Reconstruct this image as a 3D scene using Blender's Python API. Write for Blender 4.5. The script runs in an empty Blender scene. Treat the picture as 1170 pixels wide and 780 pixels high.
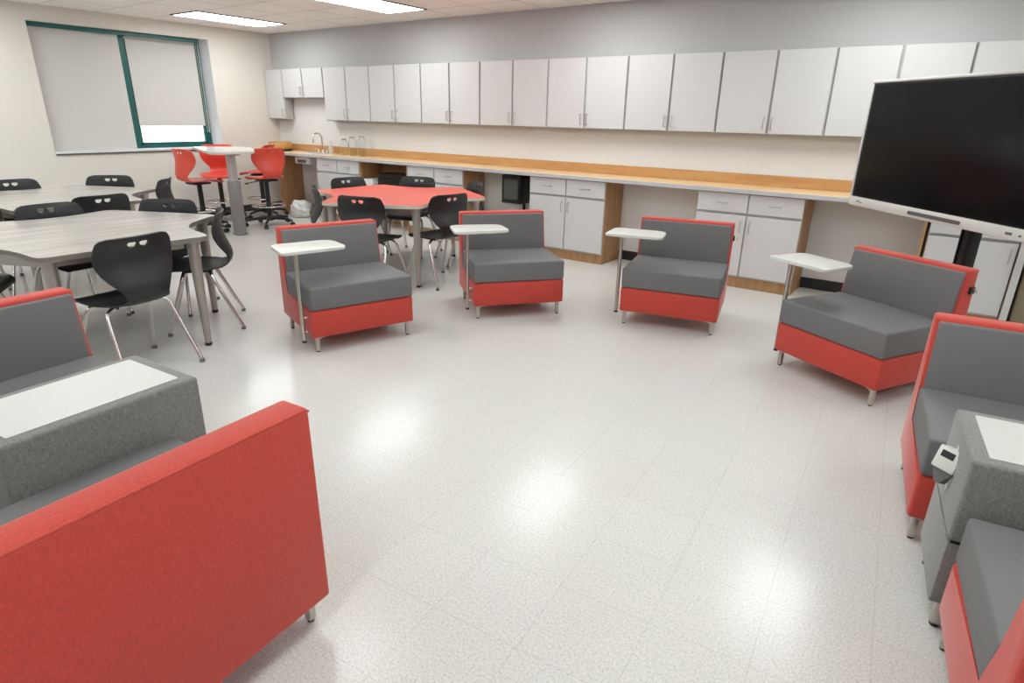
import bpy, bmesh, math, random
from mathutils import Vector, Matrix
random.seed(4)
S = bpy.context.scene
COL = S.collection
R = math.radians

# ------------------------------------------------------------------ camera
cam_d = bpy.data.cameras.new('camera'); cam = bpy.data.objects.new('camera', cam_d); COL.objects.link(cam)
cam_d.sensor_width = 36.0; cam_d.lens = 700.97 / 1170 * 36.0
cam_d.clip_start = 0.02; cam_d.clip_end = 200
_r = Vector((0.81362768, 0.58108954, 0.01857239))
_d = Vector((0.21551724, -0.27178507, -0.93791535))
_f = Vector((-0.5399651, 0.76711656, -0.34636667))
M = Matrix.Identity(4)
for i in range(3):
    M[i][0] = _r[i]; M[i][1] = -_d[i]; M[i][2] = -_f[i]
M[2][3] = 1.49
cam.matrix_world = M
S.camera = cam

# ------------------------------------------------------------------ world, exposure
S.view_settings.view_transform = 'Standard'
S.view_settings.look = 'None'
S.view_settings.gamma = 1.0
S.view_settings.use_curve_mapping = False
S.view_settings.exposure = 0.0
w = bpy.data.worlds.new('sky'); S.world = w; w.use_nodes = True
bg = w.node_tree.nodes['Background']
bg.inputs[0].default_value = (0.93, 0.97, 1.0, 1); bg.inputs[1].default_value = 2.5
PANEL_GLOW = 11.8

# ------------------------------------------------------------------ materials
def srgb(r, g, b):
    def c(v):
        v /= 255.0
        return v / 12.92 if v <= .04045 else ((v + .055) / 1.055) ** 2.4
    return (c(r), c(g), c(b), 1)
def new_mat(name):
    m = bpy.data.materials.new(name); m.use_nodes = True
    return m, m.node_tree, m.node_tree.nodes['Principled BSDF']
def mat(name, col, rough=.5, metal=0, spec=.5, noise=0, nscale=8, bump=0, bscale=200, coat=0):
    m, t, b = new_mat(name)
    b.inputs['Base Color'].default_value = col
    b.inputs['Roughness'].default_value = rough
    b.inputs['Metallic'].default_value = metal
    b.inputs['Specular IOR Level'].default_value = spec
    b.inputs['Coat Weight'].default_value = coat
    tc = t.nodes.new('ShaderNodeTexCoord')
    if noise:
        n = t.nodes.new('ShaderNodeTexNoise'); n.inputs['Scale'].default_value = nscale; n.inputs['Detail'].default_value = 4
        t.links.new(tc.outputs['Object'], n.inputs['Vector'])
        mx = t.nodes.new('ShaderNodeMix'); mx.data_type = 'RGBA'
        mx.inputs[6].default_value = tuple(c * (1 - noise) for c in col[:3]) + (1,)
        mx.inputs[7].default_value = tuple(min(1, c * (1 + noise)) for c in col[:3]) + (1,)
        t.links.new(n.outputs['Fac'], mx.inputs[0]); t.links.new(mx.outputs[2], b.inputs['Base Color'])
    if bump:
        n2 = t.nodes.new('ShaderNodeTexNoise'); n2.inputs['Scale'].default_value = bscale
        t.links.new(tc.outputs['Object'], n2.inputs['Vector'])
        bp = t.nodes.new('ShaderNodeBump'); bp.inputs['Strength'].default_value = bump; bp.inputs['Distance'].default_value = .002
        t.links.new(n2.outputs['Fac'], bp.inputs['Height']); t.links.new(bp.outputs['Normal'], b.inputs['Normal'])
    return m
def fabric(name, col, dark=.62, light=1.3, vertical=True):
    m, t, b = new_mat(name)
    tc = t.nodes.new('ShaderNodeTexCoord')
    out = []
    for sc in ((420, 420, 60), (110, 110, 420)):
        mp = t.nodes.new('ShaderNodeMapping'); mp.inputs['Scale'].default_value = sc
        t.links.new(tc.outputs['Object'], mp.inputs['Vector'])
        n = t.nodes.new('ShaderNodeTexNoise'); n.inputs['Scale'].default_value = 1.0; n.inputs['Detail'].default_value = 3
        t.links.new(mp.outputs[0], n.inputs['Vector']); out.append(n.outputs['Fac'])
    ad = t.nodes.new('ShaderNodeMath'); ad.operation = 'ADD'; t.links.new(out[0], ad.inputs[0]); t.links.new(out[1], ad.inputs[1])
    mr = t.nodes.new('ShaderNodeMapRange'); mr.inputs[1].default_value = .7; mr.inputs[2].default_value = 1.3
    t.links.new(ad.outputs[0], mr.inputs[0])
    mx = t.nodes.new('ShaderNodeMix'); mx.data_type = 'RGBA'
    mx.inputs[6].default_value = tuple(c * dark for c in col[:3]) + (1,)
    mx.inputs[7].default_value = tuple(min(1, c * light) for c in col[:3]) + (1,)
    t.links.new(mr.outputs[0], mx.inputs[0]); t.links.new(mx.outputs[2], b.inputs['Base Color'])
    b.inputs['Roughness'].default_value = .85
    b.inputs['Sheen Weight'].default_value = .25
    b.inputs['Sheen Roughness'].default_value = .4
    bp = t.nodes.new('ShaderNodeBump'); bp.inputs['Strength'].default_value = .25; bp.inputs['Distance'].default_value = .001
    t.links.new(ad.outputs[0], bp.inputs['Height']); t.links.new(bp.outputs['Normal'], b.inputs['Normal'])
    return m
def wood(name, c1, c2, scale=(3, 40, 40), rough=.4):
    m, t, b = new_mat(name)
    tc = t.nodes.new('ShaderNodeTexCoord'); mp = t.nodes.new('ShaderNodeMapping'); mp.inputs['Scale'].default_value = scale
    n = t.nodes.new('ShaderNodeTexNoise'); n.inputs['Scale'].default_value = 1; n.inputs['Detail'].default_value = 5
    t.links.new(tc.outputs['Object'], mp.inputs['Vector']); t.links.new(mp.outputs[0], n.inputs['Vector'])
    mr = t.nodes.new('ShaderNodeMapRange'); mr.inputs[1].default_value = .3; mr.inputs[2].default_value = .7
    t.links.new(n.outputs['Fac'], mr.inputs[0])
    mx = t.nodes.new('ShaderNodeMix'); mx.data_type = 'RGBA'; mx.inputs[6].default_value = c1; mx.inputs[7].default_value = c2
    t.links.new(mr.outputs[0], mx.inputs[0]); t.links.new(mx.outputs[2], b.inputs['Base Color'])
    b.inputs['Roughness'].default_value = rough
    return m
def floor_mat():
    m, t, b = new_mat('vinyl_tile')
    L = t.links.new
    tc = t.nodes.new('ShaderNodeTexCoord')
    n = t.nodes.new('ShaderNodeTexNoise'); n.inputs['Scale'].default_value = 130; n.inputs['Detail'].default_value = 4; n.inputs['Roughness'].default_value = .7
    L(tc.outputs['Object'], n.inputs['Vector'])
    cr = t.nodes.new('ShaderNodeValToRGB')
    e = cr.color_ramp.elements
    e[0].position = .34; e[0].color = srgb(186, 184, 180)
    e[1].position = .66; e[1].color = srgb(224, 223, 219)
    x = cr.color_ramp.elements.new(.48); x.color = srgb(209, 207, 203)
    L(n.outputs['Fac'], cr.inputs[0])
    # worn stains
    n3 = t.nodes.new('ShaderNodeTexNoise'); n3.inputs['Scale'].default_value = 1.7; n3.inputs['Detail'].default_value = 5
    L(tc.outputs['Object'], n3.inputs['Vector'])
    r3 = t.nodes.new('ShaderNodeMapRange'); r3.inputs[1].default_value = .56; r3.inputs[2].default_value = .74; r3.inputs[4].default_value = .35
    L(n3.outputs['Fac'], r3.inputs[0])
    mx3 = t.nodes.new('ShaderNodeMix'); mx3.data_type = 'RGBA'; mx3.inputs[7].default_value = srgb(208, 200, 186)
    L(r3.outputs[0], mx3.inputs[0]); L(cr.outputs[0], mx3.inputs[6])
    # seams, 12 inch tiles
    mp = t.nodes.new('ShaderNodeMapping'); mp.inputs['Rotation'].default_value = (0, 0, R(-4.5)); mp.inputs['Location'].default_value = (.08, 0, 0)
    L(tc.outputs['Object'], mp.inputs['Vector'])
    br = t.nodes.new('ShaderNodeTexBrick'); br.offset = 0; br.squash = 1
    br.inputs['Scale'].default_value = 1; br.inputs['Brick Width'].default_value = .3048; br.inputs['Row Height'].default_value = .3048
    br.inputs['Mortar Size'].default_value = .0011; br.inputs['Mortar Smooth'].default_value = .3
    br.inputs['Color1'].default_value = (1, 1, 1, 1); br.inputs['Color2'].default_value = (.985, .985, .98, 1); br.inputs['Mortar'].default_value = (.80, .79, .78, 1)
    L(mp.outputs[0], br.inputs['Vector'])
    mul = t.nodes.new('ShaderNodeMix'); mul.data_type = 'RGBA'; mul.blend_type = 'MULTIPLY'; mul.inputs[0].default_value = 1
    L(mx3.outputs[2], mul.inputs[6]); L(br.outputs['Color'], mul.inputs[7])
    L(mul.outputs[2], b.inputs['Base Color'])
    b.inputs['Roughness'].default_value = .16
    b.inputs['Specular IOR Level'].default_value = .25
    n2 = t.nodes.new('ShaderNodeTexNoise'); n2.inputs['Scale'].default_value = 1.5; n2.inputs['Detail'].default_value = 3
    L(tc.outputs['Object'], n2.inputs['Vector'])
    rr = t.nodes.new('ShaderNodeMapRange'); rr.inputs[3].default_value = .17; rr.inputs[4].default_value = .23
    L(n2.outputs['Fac'], rr.inputs[0]); L(rr.outputs[0], b.inputs['Roughness'])
    return m
def ceiling_mat():
    m, t, b = new_mat('ceiling_tile')
    L = t.links.new
    tc = t.nodes.new('ShaderNodeTexCoord')
    mp = t.nodes.new('ShaderNodeMapping'); mp.inputs['Location'].default_value = (7.074 + .6096 * 20, -4.45 + .6096 * 20, 0)
    L(tc.outputs['Object'], mp.inputs['Vector'])
    br = t.nodes.new('ShaderNodeTexBrick'); br.offset = 0; br.squash = 1
    br.inputs['Scale'].default_value = 1; br.inputs['Brick Width'].default_value = .6096; br.inputs['Row Height'].default_value = .6096
    br.inputs['Mortar Size'].default_value = .007; br.inputs['Mortar Smooth'].default_value = .1
    br.inputs['Color1'].default_value = srgb(250, 246, 242); br.inputs['Color2'].default_value = srgb(247, 241, 237); br.inputs['Mortar'].default_value = srgb(196, 190, 184)
    L(mp.outputs[0], br.inputs['Vector'])
    n = t.nodes.new('ShaderNodeTexNoise'); n.inputs['Scale'].default_value = 120; n.inputs['Detail'].default_value = 2
    L(tc.outputs['Object'], n.inputs['Vector'])
    mr = t.nodes.new('ShaderNodeMapRange'); mr.inputs[3].default_value = .93; mr.inputs[4].default_value = 1.03
    L(n.outputs['Fac'], mr.inputs[0])
    mul = t.nodes.new('ShaderNodeMix'); mul.data_type = 'RGBA'; mul.blend_type = 'MULTIPLY'; mul.inputs[0].default_value = 1
    L(br.outputs['Color'], mul.inputs[6]); L(mr.outputs[0], mul.inputs[7]); L(mul.outputs[2], b.inputs['Base Color'])
    b.inputs['Roughness'].default_value = .95
    return m
def emit(name, col, s, rough=.5):
    m, t, b = new_mat(name)
    b.inputs['Base Color'].default_value = col
    b.inputs['Emission Color'].default_value = col; b.inputs['Emission Strength'].default_value = s
    tc = t.nodes.new('ShaderNodeTexCoord'); n = t.nodes.new('ShaderNodeTexNoise'); n.inputs['Scale'].default_value = 14
    mp = t.nodes.new('ShaderNodeMapping'); mp.inputs['Scale'].default_value = (1, .25, 1)
    t.links.new(tc.outputs['Object'], mp.inputs['Vector']); t.links.new(mp.outputs[0], n.inputs['Vector'])
    mr = t.nodes.new('ShaderNodeMapRange'); mr.inputs[3].default_value = s * .85; mr.inputs[4].default_value = s * 1.15
    t.links.new(n.outputs['Fac'], mr.inputs[0]); t.links.new(mr.outputs[0], b.inputs['Emission Strength'])
    return m

MT = {}
MT['floor'] = floor_mat(); MT['ceiling'] = ceiling_mat()
MT['wall'] = mat('cream_wall_paint', srgb(229, 224, 216), .8, noise=.02, nscale=3)
MT['wall_grey'] = mat('grey_wall_paint', srgb(172, 170, 168), .8, noise=.02, nscale=3)
MT['wall_back'] = mat('white_wall_paint', srgb(228, 228, 227), .75, noise=.02, nscale=3)
MT['soffit'] = mat('grey_soffit_paint', srgb(196, 196, 196), .8, noise=.015, nscale=2)
MT['rubber_base'] = mat('black_rubber', srgb(38, 38, 40), .5, noise=.1)
MT['red'] = fabric('red_fabric', srgb(197, 70, 58), .82, 1.14)
MT['grey'] = mat('grey_vinyl_fabric', srgb(112, 111, 112), .6, noise=.07, nscale=60, bump=.15, bscale=500)
MT['tweed'] = fabric('charcoal_tweed', srgb(126, 125, 122), .70, 1.32)
MT['steel'] = mat('satin_steel', srgb(196, 190, 182), .28, 1.0, noise=.05)
MT['chrome'] = mat('chrome_tube', srgb(215, 213, 210), .26, 1.0, noise=.02)
MT['tray'] = mat('white_laminate', srgb(216, 216, 210), .35, noise=.02, nscale=40)
MT['inlay'] = mat('white_speckled_laminate', srgb(205, 205, 200), .4, noise=.06, nscale=140)
MT['black'] = mat('black_plastic', srgb(34, 35, 37), .42, noise=.08, nscale=90, bump=.12, bscale=300)
MT['blackgloss'] = mat('black_nylon', srgb(22, 23, 26), .3, noise=.05)
MT['redplastic'] = mat('red_plastic', srgb(222, 74, 58), .4, noise=.03)
MT['greylam'] = wood('grey_woodgrain_laminate', srgb(172, 165, 159), srgb(196, 190, 184), (26, 2.2, 26), .22)
MT['greyedge'] = mat('grey_brown_edge', srgb(122, 117, 110), .5, noise=.06)
MT['redlam'] = mat('red_laminate', srgb(232, 96, 80), .35, noise=.04, nscale=30)
MT['whiteedge'] = mat('pale_grey_edge', srgb(206, 206, 196), .5, noise=.03)
MT['legpaint'] = mat('warm_grey_metal_paint', srgb(172, 166, 158), .35, .35, noise=.04)
MT['whitetop'] = mat('white_table_laminate', srgb(228, 226, 222), .22, noise=.02)
MT['column'] = mat('grey_column_paint', srgb(140, 136, 136), .4, .3, noise=.04)
MT['column_light'] = mat('pale_column_metal', srgb(196, 188, 186), .35, .4, noise=.03)
MT['cab'] = mat('pale_grey_cabinet_laminate', srgb(214, 213, 213), .45, noise=.02, nscale=4)
MT['cabgap'] = mat('grey_cabinet_carcass', srgb(182, 181, 179), .6, noise=.03)
MT['handle'] = mat('brushed_handle', srgb(186, 184, 180), .35, .7, noise=.04)
MT['oak'] = wood('oak_cabinet_side', srgb(158, 118, 80), srgb(186, 146, 104), (25, 25, 2.5), .5)
MT['counter'] = wood('honey_wood_laminate', srgb(232, 194, 144), srgb(244, 212, 166), (2.5, 30, 30), .35)
MT['splash'] = wood('honey_wood_upstand', srgb(190, 140, 88), srgb(208, 160, 106), (2.5, 30, 30), .45)
MT['countedge'] = mat('pale_counter_edge', srgb(196, 196, 198), .5, noise=.05, nscale=20)
MT['teal'] = mat('teal_window_frame', srgb(18, 92, 88), .4, noise=.08)
MT['blind'] = mat('off_white_blind_fabric', srgb(214, 212, 208), .9, noise=.03, nscale=60)
MT['sill'] = mat('white_sill', srgb(225, 226, 228), .5, noise=.02)
MT['bezel'] = mat('silver_white_bezel', srgb(222, 220, 216), .35, .1, noise=.02)
MT['screen'] = mat('black_screen_glass', srgb(6, 8, 11), .16, 0, .22)
MT['screenedge'] = mat('black_screen_border', srgb(4, 4, 5), .25)
MT['darkgrey'] = mat('dark_grey_plastic', srgb(96, 98, 96), .5, noise=.05)
MT['paper'] = mat('white_paper', srgb(232, 232, 232), .8, noise=.03)
MT['bag'] = mat('white_plastic_bag', srgb(220, 220, 218), .4, noise=.06, bump=.6, bscale=30)
MT['wicker'] = wood('wicker', srgb(176, 128, 72), srgb(226, 182, 120), (60, 60, 90), .7)
MT['cardboard'] = mat('brown_grey_papers', srgb(150, 138, 126), .8, noise=.12, nscale=20)
MT['panel'] = emit('light_diffuser', (.92, .975, .975, 1), PANEL_GLOW)
MT['alu'] = mat('white_metal_trim', srgb(214, 212, 208), .4, .2, noise=.02)
MT['tan'] = mat('olive_tan_panel', srgb(150, 138, 112), .6, noise=.05)
MT['bolt'] = mat('bright_bolt', srgb(235, 235, 235), .25, .8, noise=.02)
g, t, b = new_mat('clear_glass'); MT['glass'] = g
b.inputs['Base Color'].default_value = (.97, 1, .99, 1); b.inputs['Roughness'].default_value = 0.02; b.inputs['Transmission Weight'].default_value = 1; b.inputs['IOR'].default_value = 1.1

# ------------------------------------------------------------------ mesh helpers
def BM(): return bmesh.new()
def put(name, bm, m, parent=None, smooth=None, mods=None):
    me = bpy.data.meshes.new(name)
    bmesh.ops.recalc_face_normals(bm, faces=bm.faces)
    bm.to_mesh(me); bm.free()
    for x in (m if isinstance(m, (list, tuple)) else [m]): me.materials.append(x)
    o = bpy.data.objects.new(name, me); COL.objects.link(o)
    if smooth is not None:
        for p in me.polygons: p.use_smooth = True
        try: me.set_sharp_from_angle(angle=R(smooth))
        except Exception: pass
    if parent: o.parent = parent
    return o
def box(bm, x0, x1, y0, y1, z0, z1, bev=0, seg=2, mi=0, mtx=None):
    tmp = bmesh.new()
    bmesh.ops.create_cube(tmp, size=1)
    for v in tmp.verts:
        v.co = Vector(((x0 + x1) / 2 + v.co.x * (x1 - x0), (y0 + y1) / 2 + v.co.y * (y1 - y0), (z0 + z1) / 2 + v.co.z * (z1 - z0)))
    if bev: bmesh.ops.bevel(tmp, geom=list(tmp.edges), offset=bev, segments=seg, profile=.5, affect='EDGES')
    join(bm, tmp, mi, mtx)
def join(bm, tmp, mi=0, mtx=None):
    vm = {}
    for v in tmp.verts: vm[v] = bm.verts.new((mtx @ v.co) if mtx else v.co)
    for f in tmp.faces:
        try:
            nf = bm.faces.new([vm[v] for v in f.verts]); nf.material_index = mi if mi is not None else f.material_index
        except ValueError: pass
    tmp.free()
def extr(bm, pts, axis, a, b, bev=0, seg=2, mi=0, mtx=None, mi_side=None):
    """polygon in the plane normal to axis ('x': pts=(y,z), 'z': pts=(x,y)), extruded a..b"""
    tmp = bmesh.new()
    def P(p, h): return Vector((h, p[0], p[1])) if axis == 'x' else (Vector((p[0], h, p[1])) if axis == 'y' else Vector((p[0], p[1], h)))
    lo = [tmp.verts.new(P(p, a)) for p in pts]; hi = [tmp.verts.new(P(p, b)) for p in pts]
    n = len(pts)
    f0 = tmp.faces.new(lo[::-1]); f1 = tmp.faces.new(hi)
    sides = [tmp.faces.new((lo[i], lo[(i + 1) % n], hi[(i + 1) % n], hi[i])) for i in range(n)]
    if mi_side is not None:
        for f in sides: f.material_index = mi_side
        f0.material_index = mi_side
    if bev:
        ed = list(tmp.edges) if axis == 'x' else list(set(list(f0.edges) + list(f1.edges)))
        bmesh.ops.bevel(tmp, geom=ed, offset=bev, segments=seg, profile=.5, affect='EDGES')
    join(bm, tmp, None if mi_side is not None else mi, mtx)
def smooth_path(pts, n=6, r=.06):
    """polyline with rounded corners"""
    pts = [Vector(p) for p in pts]; out = [pts[0]]
    for i in range(1, len(pts) - 1):
        a, c, b_ = pts[i - 1], pts[i], pts[i + 1]
        d1 = min(r, (a - c).length * .49); d2 = min(r, (b_ - c).length * .49)
        p1 = c + (a - c).normalized() * d1; p2 = c + (b_ - c).normalized() * d2
        for k in range(n + 1):
            u = k / n; out.append(p1 * (1 - u) ** 2 + c * 2 * u * (1 - u) + p2 * u ** 2)
    out.append(pts[-1]); return out
def tube(bm, pts, r, seg=10, closed=False, mi=0, mtx=None):
    pts = [Vector(p) for p in pts]; n = len(pts)
    rr = r if isinstance(r, (list, tuple)) else [r] * n
    tmp = bmesh.new(); rings = []
    up = None
    for i in range(n):
        if closed: tg = pts[(i + 1) % n] - pts[i - 1]
        else: tg = pts[min(i + 1, n - 1)] - pts[max(i - 1, 0)]
        tg.normalize()
        if up is None:
            up = Vector((0, 0, 1)) if abs(tg.z) < .9 else Vector((1, 0, 0))
        s = tg.cross(up)
        if s.length < 1e-4: s = tg.cross(Vector((0, 1, 0)))
        s.normalize(); up = s.cross(tg).normalized()
        rings.append([tmp.verts.new(pts[i] + (s * math.cos(2 * math.pi * k / seg) + up * math.sin(2 * math.pi * k / seg)) * rr[i]) for k in range(seg)])
    m_ = n if closed else n - 1
    for i in range(m_):
        A, B_ = rings[i], rings[(i + 1) % n]
        for k in range(seg):
            tmp.faces.new((A[k], A[(k + 1) % seg], B_[(k + 1) % seg], B_[k]))
    if not closed:
        tmp.faces.new(rings[0][::-1]); tmp.faces.new(rings[-1])
    join(bm, tmp, mi, mtx)
def lathe(bm, prof, c=(0, 0, 0), seg=24, mi=0):
    """prof: list of (r, z)"""
    tmp = bmesh.new(); rings = []
    for r, z in prof:
        rings.append([tmp.verts.new((c[0] + max(r, 1e-4) * math.cos(2 * math.pi * k / seg), c[1] + max(r, 1e-4) * math.sin(2 * math.pi * k / seg), c[2] + z)) for k in range(seg)])
    for i in range(len(rings) - 1):
        for k in range(seg):
            tmp.faces.new((rings[i][k], rings[i][(k + 1) % seg], rings[i + 1][(k + 1) % seg], rings[i + 1][k]))
    tmp.faces.new(rings[0][::-1]); tmp.faces.new(rings[-1])
    join(bm, tmp, mi)
def round_poly(pts, r, n=6):
    out = []; N = len(pts)
    for i in range(N):
        a, c, b_ = Vector(pts[i - 1]), Vector(pts[i]), Vector(pts[(i + 1) % N])
        rc = r[i] if isinstance(r, (list, tuple)) else r
        if rc <= 0: out.append(tuple(c)); continue
        d1 = min(rc, (a - c).length * .49); d2 = min(rc, (b_ - c).length * .49)
        p1 = c + (a - c).normalized() * d1; p2 = c + (b_ - c).normalized() * d2
        for k in range(n + 1):
            u = k / n; out.append(tuple(p1 * (1 - u) ** 2 + c * 2 * u * (1 - u) + p2 * u ** 2))
    return out
def thing(name, label, cat, loc=(0, 0, 0), rot=0, group=None):
    o = bpy.data.objects.new(name, None); COL.objects.link(o); o.empty_display_size = .1
    o.location = loc; o.rotation_euler = (0, 0, rot); return tag(o, label, cat, group)
def tag(o, label, cat, group=None):
    o['label'] = label; o['category'] = cat
    if group: o['group'] = group
    return o
def struct(o): o['kind'] = 'structure'; return o
def dup(root, label=None, loc=None, rot=None):
    def cp(o, par):
        c = o.copy(); COL.objects.link(c); c.parent = par
        for ch in [x for x in bpy.data.objects if x.parent is o]: cp(ch, c)
        return c
    kids = {}
    for x in bpy.data.objects:
        if x.parent: kids.setdefault(x.parent, []).append(x)
    def cp2(o, par):
        c = o.copy(); COL.objects.link(c); c.parent = par
        for ch in kids.get(o, []): cp2(ch, c)
        return c
    c = cp2(root, None)
    if label: c['label'] = label
    if loc is not None: c.location = loc
    if rot is not None: c.rotation_euler = (0, 0, rot)
    return c

# ------------------------------------------------------------------ room
XL, XR, YB, YF, HC = -8.98, 3.0, 6.24, -3.2, 2.566
bm = BM(); box(bm, XL - .45, XR + .15, YF - .15, YB + .15, -.12, 0); struct(put('floor', bm, MT['floor']))
bm = BM(); box(bm, XL - .45, XR + .15, YF - .15, YB + .15, HC, HC + .12); struct(put('ceiling', bm, MT['ceiling']))
bm = BM(); box(bm, XL - .45, XR + .15, YB, YB + .15, 0, HC); struct(put('wall_back', bm, MT['wall_back']))
bm = BM(); box(bm, XR, XR + .15, YF, YB, 0, HC); struct(put('wall_right', bm, MT['wall_grey']))
bm = BM(); box(bm, XL - .45, XR + .15, YF - .15, YF, 0, HC); struct(put('wall_front', bm, MT['wall_grey']))
WY0, WY1, WZ0, WZ1 = 3.10, 5.25, .955, 2.395
WX = XL - .28
bm = BM()
box(bm, XL - .45, XL, YF, WY0, 0, HC); box(bm, XL - .45, XL, WY1, YB, 0, HC)
box(bm, XL - .45, XL, WY0, WY1, 0, WZ0); box(bm, XL - .45, XL, WY0, WY1, WZ1, HC)
struct(put('wall_left', bm, MT['wall']))
# grey painted bulkhead above the wall cabinets
bm = BM(); box(bm, XL, XR, YB - .02, YB - .0005, 2.062, HC - .0005); struct(put('trim_1', bm, MT['soffit']))
bm = BM(); box(bm, XL, XR, YB - .012, YB - .0005, 0.0005, .10); struct(put('baseboard_back', bm, MT['rubber_base']))
bm = BM(); box(bm, XL + .0005, XL + .012, YF, YB - .013, 0.0005, .10); struct(put('baseboard_left', bm, MT['rubber_base']))
# window
bm = BM()
def fr(y0, y1, z0, z1, x0=WX - .03, x1=WX + .03): box(bm, x0, x1, y0, y1, z0, z1, .004, 1)
fr(WY0, WY1, WZ1 - .055, WZ1 - .001); fr(WY0, WY1, WZ0 + .001, WZ0 + .05)
fr(WY0 + .001, WY0 + .05, WZ0, WZ1 - .01); fr(WY1 - .06, WY1 - .001, WZ0, WZ1 - .01)
fr(4.13, 4.215, WZ0, WZ1 - .01, WX - .03, WX + .06)
fr(4.215, 4.26, WZ0 + .05, WZ1 - .06, WX - .02, WX + .02); fr(5.15, 5.19, WZ0 + .05, WZ1 - .06, WX - .02, WX + .02)
fr(4.22, 5.19, WZ0 + .05, WZ0 + .085, WX - .02, WX + .02)
box(bm, XL - .115, XL - .085, WY0 + .001, WY1 - .10, WZ1 - .052, WZ1 - .001, .003, 1)
win = struct(put('window_1', bm, MT['teal']))
bm = BM(); box(bm, WX - .006, WX - .002, WY0 + .04, 4.14, WZ0 + .04, WZ1 - .05); struct(put('window_pane', bm, MT['glass'], win))
bm = BM(); box(bm, WX - .006, WX - .002, 4.20, WY1 - .05, WZ0 + .04, WZ1 - .05); struct(put('window_pane', bm, MT['glass'], win))
bm = BM(); box(bm, WX + .03, XL + .02, WY0 + .001, WY1 - .001, WZ0 - .012, WZ0 + .012, .004, 1); struct(put('window_sill', bm, MT['sill'], win))
bm = BM(); box(bm, XL + .001, XL + .012, WY0 + .005, WY1 - .005, WZ0 - .030, WZ0 - .0125, .001, 1); put('sill_shadow_strip', bm, MT['darkgrey'], win)  # dark strip painted in for the thin shadow line below the blind
bm = BM(); box(bm, WX + .03, XL - .001, WY1 - .012, WY1 - .0005, WZ0 + .012, WZ1 - .001); struct(put('window_reveal', bm, MT['sill'], win))
# roller blinds
def blind(y0, y1, z0, x, label):
    t_ = thing('roller_blind', label, 'blind', (x, (y0 + y1) / 2, WZ1 - .03))
    bm = BM(); h = (y1 - y0) / 2; box(bm, -.002, .002, -h, h, z0 - (WZ1 - .03), -.01); put('blind_fabric', bm, MT['blind'], t_)
    bm = BM(); tube(bm, [(0, -h, -.012), (0, h, -.012)], .016, 12); put('roller_tube', bm, MT['blind'], t_, 40)
    bm = BM(); box(bm, -.006, .006, -h, h, z0 - (WZ1 - .03) - .014, z0 - (WZ1 - .03) + .006, .003, 1); put('hem_bar', bm, MT['alu'], t_)
    return t_
blind(WY0 + .012, 4.115, WZ0 + .03, WX + .13, 'off-white roller blind lowered all the way to the sill, left half of window')
bl = blind(4.232, 5.15, 1.27, WX + .06, 'off-white roller blind stopped short of the sill, right half of window')
bm = BM(); tube(bm, [(.02, .50, -.02), (.02, .50, -1.2)], .006, 6); tube(bm, [(.02, .47, -.02), (.02, .47, -1.2)], .003, 6); put('pull_chain', bm, MT['alu'], bl)

# ceiling light panels
def light(x, y, label):
    t_ = thing('ceiling_light', label, 'ceiling light', (x, y, HC), 0, 'fluorescent panels in the tiled ceiling')
    bm = BM(); a, c = .3048, .6096
    for q in ((-a, a, -c, -c + .018), (-a, a, c - .018, c), (-a, -a + .018, -c, c), (a - .018, a, -c, c)): box(bm, *q, -.012, -.0005)
    put('light_frame', bm, MT['greyedge'], t_)
    bm = BM(); box(bm, -a + .018, a - .018, -c + .018, c - .018, -.008, -.001); put('diffuser', bm, MT['panel'], t_)
# x,y centres; only the first two are inside the frame, the rest of the array lights the room
LX = [-8.02, -5.50, -3.06, -.62, 1.82]
for i, x in enumerate(LX):
    for j, y in enumerate((5.02, 2.0, -1.05)):
        if i == 0 and j == 0: l = 'rectangular ceiling light panel near the corner above the red stools'
        elif i == 1 and j == 0: l = 'rectangular ceiling light panel at the top edge, right of the corner panel'
        else: l = 'rectangular ceiling light panel over the %s of the room' % (('left end', 'left half', 'middle', 'right half', 'right end')[i] + (', by the cabinets', ', halfway', ', at the near side')[j])
        light(x, y, l)

# ------------------------------------------------------------------ wall cabinets
DW = .469; X0 = -7.151; UY = 6.07; UZ0, UZ1 = 1.36, 2.062
def handle(bm, x, y, z, L, vert=True):
    if vert: p = [(x, y, z - L / 2), (x, y - .028, z - L / 2), (x, y - .028, z + L / 2), (x, y, z + L / 2)]
    else: p = [(x - L / 2, y, z), (x - L / 2, y - .028, z), (x + L / 2, y - .028, z), (x + L / 2, y, z)]
    tube(bm, smooth_path(p, 4, .012), .005, 8)
def upper(xa, xb, z0, label, doors=2, hs=None):
    cx = (xa + xb) / 2; h = (xb - xa) / 2
    t_ = thing('wall_cabinet', label, 'cabinet', (cx, YB - .021, z0), 0, 'pale grey wall cabinets over the counter')
    H_ = UZ1 - .002 - z0; yf = UY - (YB - .021)
    bm = BM(); box(bm, -h + .001, h - .001, yf + .02, 0, 0, H_, .002, 1); put('cabinet_body', bm, MT['cabgap'], t_)
    wd = 2 * h / doors
    for k in range(doors):
        a = -h + k * wd; g_ = .0105
        bm = BM(); box(bm, a + g_, a + wd - g_, yf, yf + .019, .012, H_ - .002, .002, 1); d_ = put('cabinet_door', bm, MT['cab'], t_)
        side = (a + wd - .035) if (k == 0) else (a + .035)
        if doors == 1: side = a + wd - .035
        bm = BM(); handle(bm, side, yf, .10, .10); put('handle', bm, MT['handle'], d_, 50)
xs = XL + .001
upper(xs, X0 - 3 * DW, UZ0, 'single wall cabinet in the corner beside the window wall', 1)
upper(X0 - 3 * DW, X0 - DW, 1.66, 'short double wall cabinet above the sink and faucet')
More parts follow.
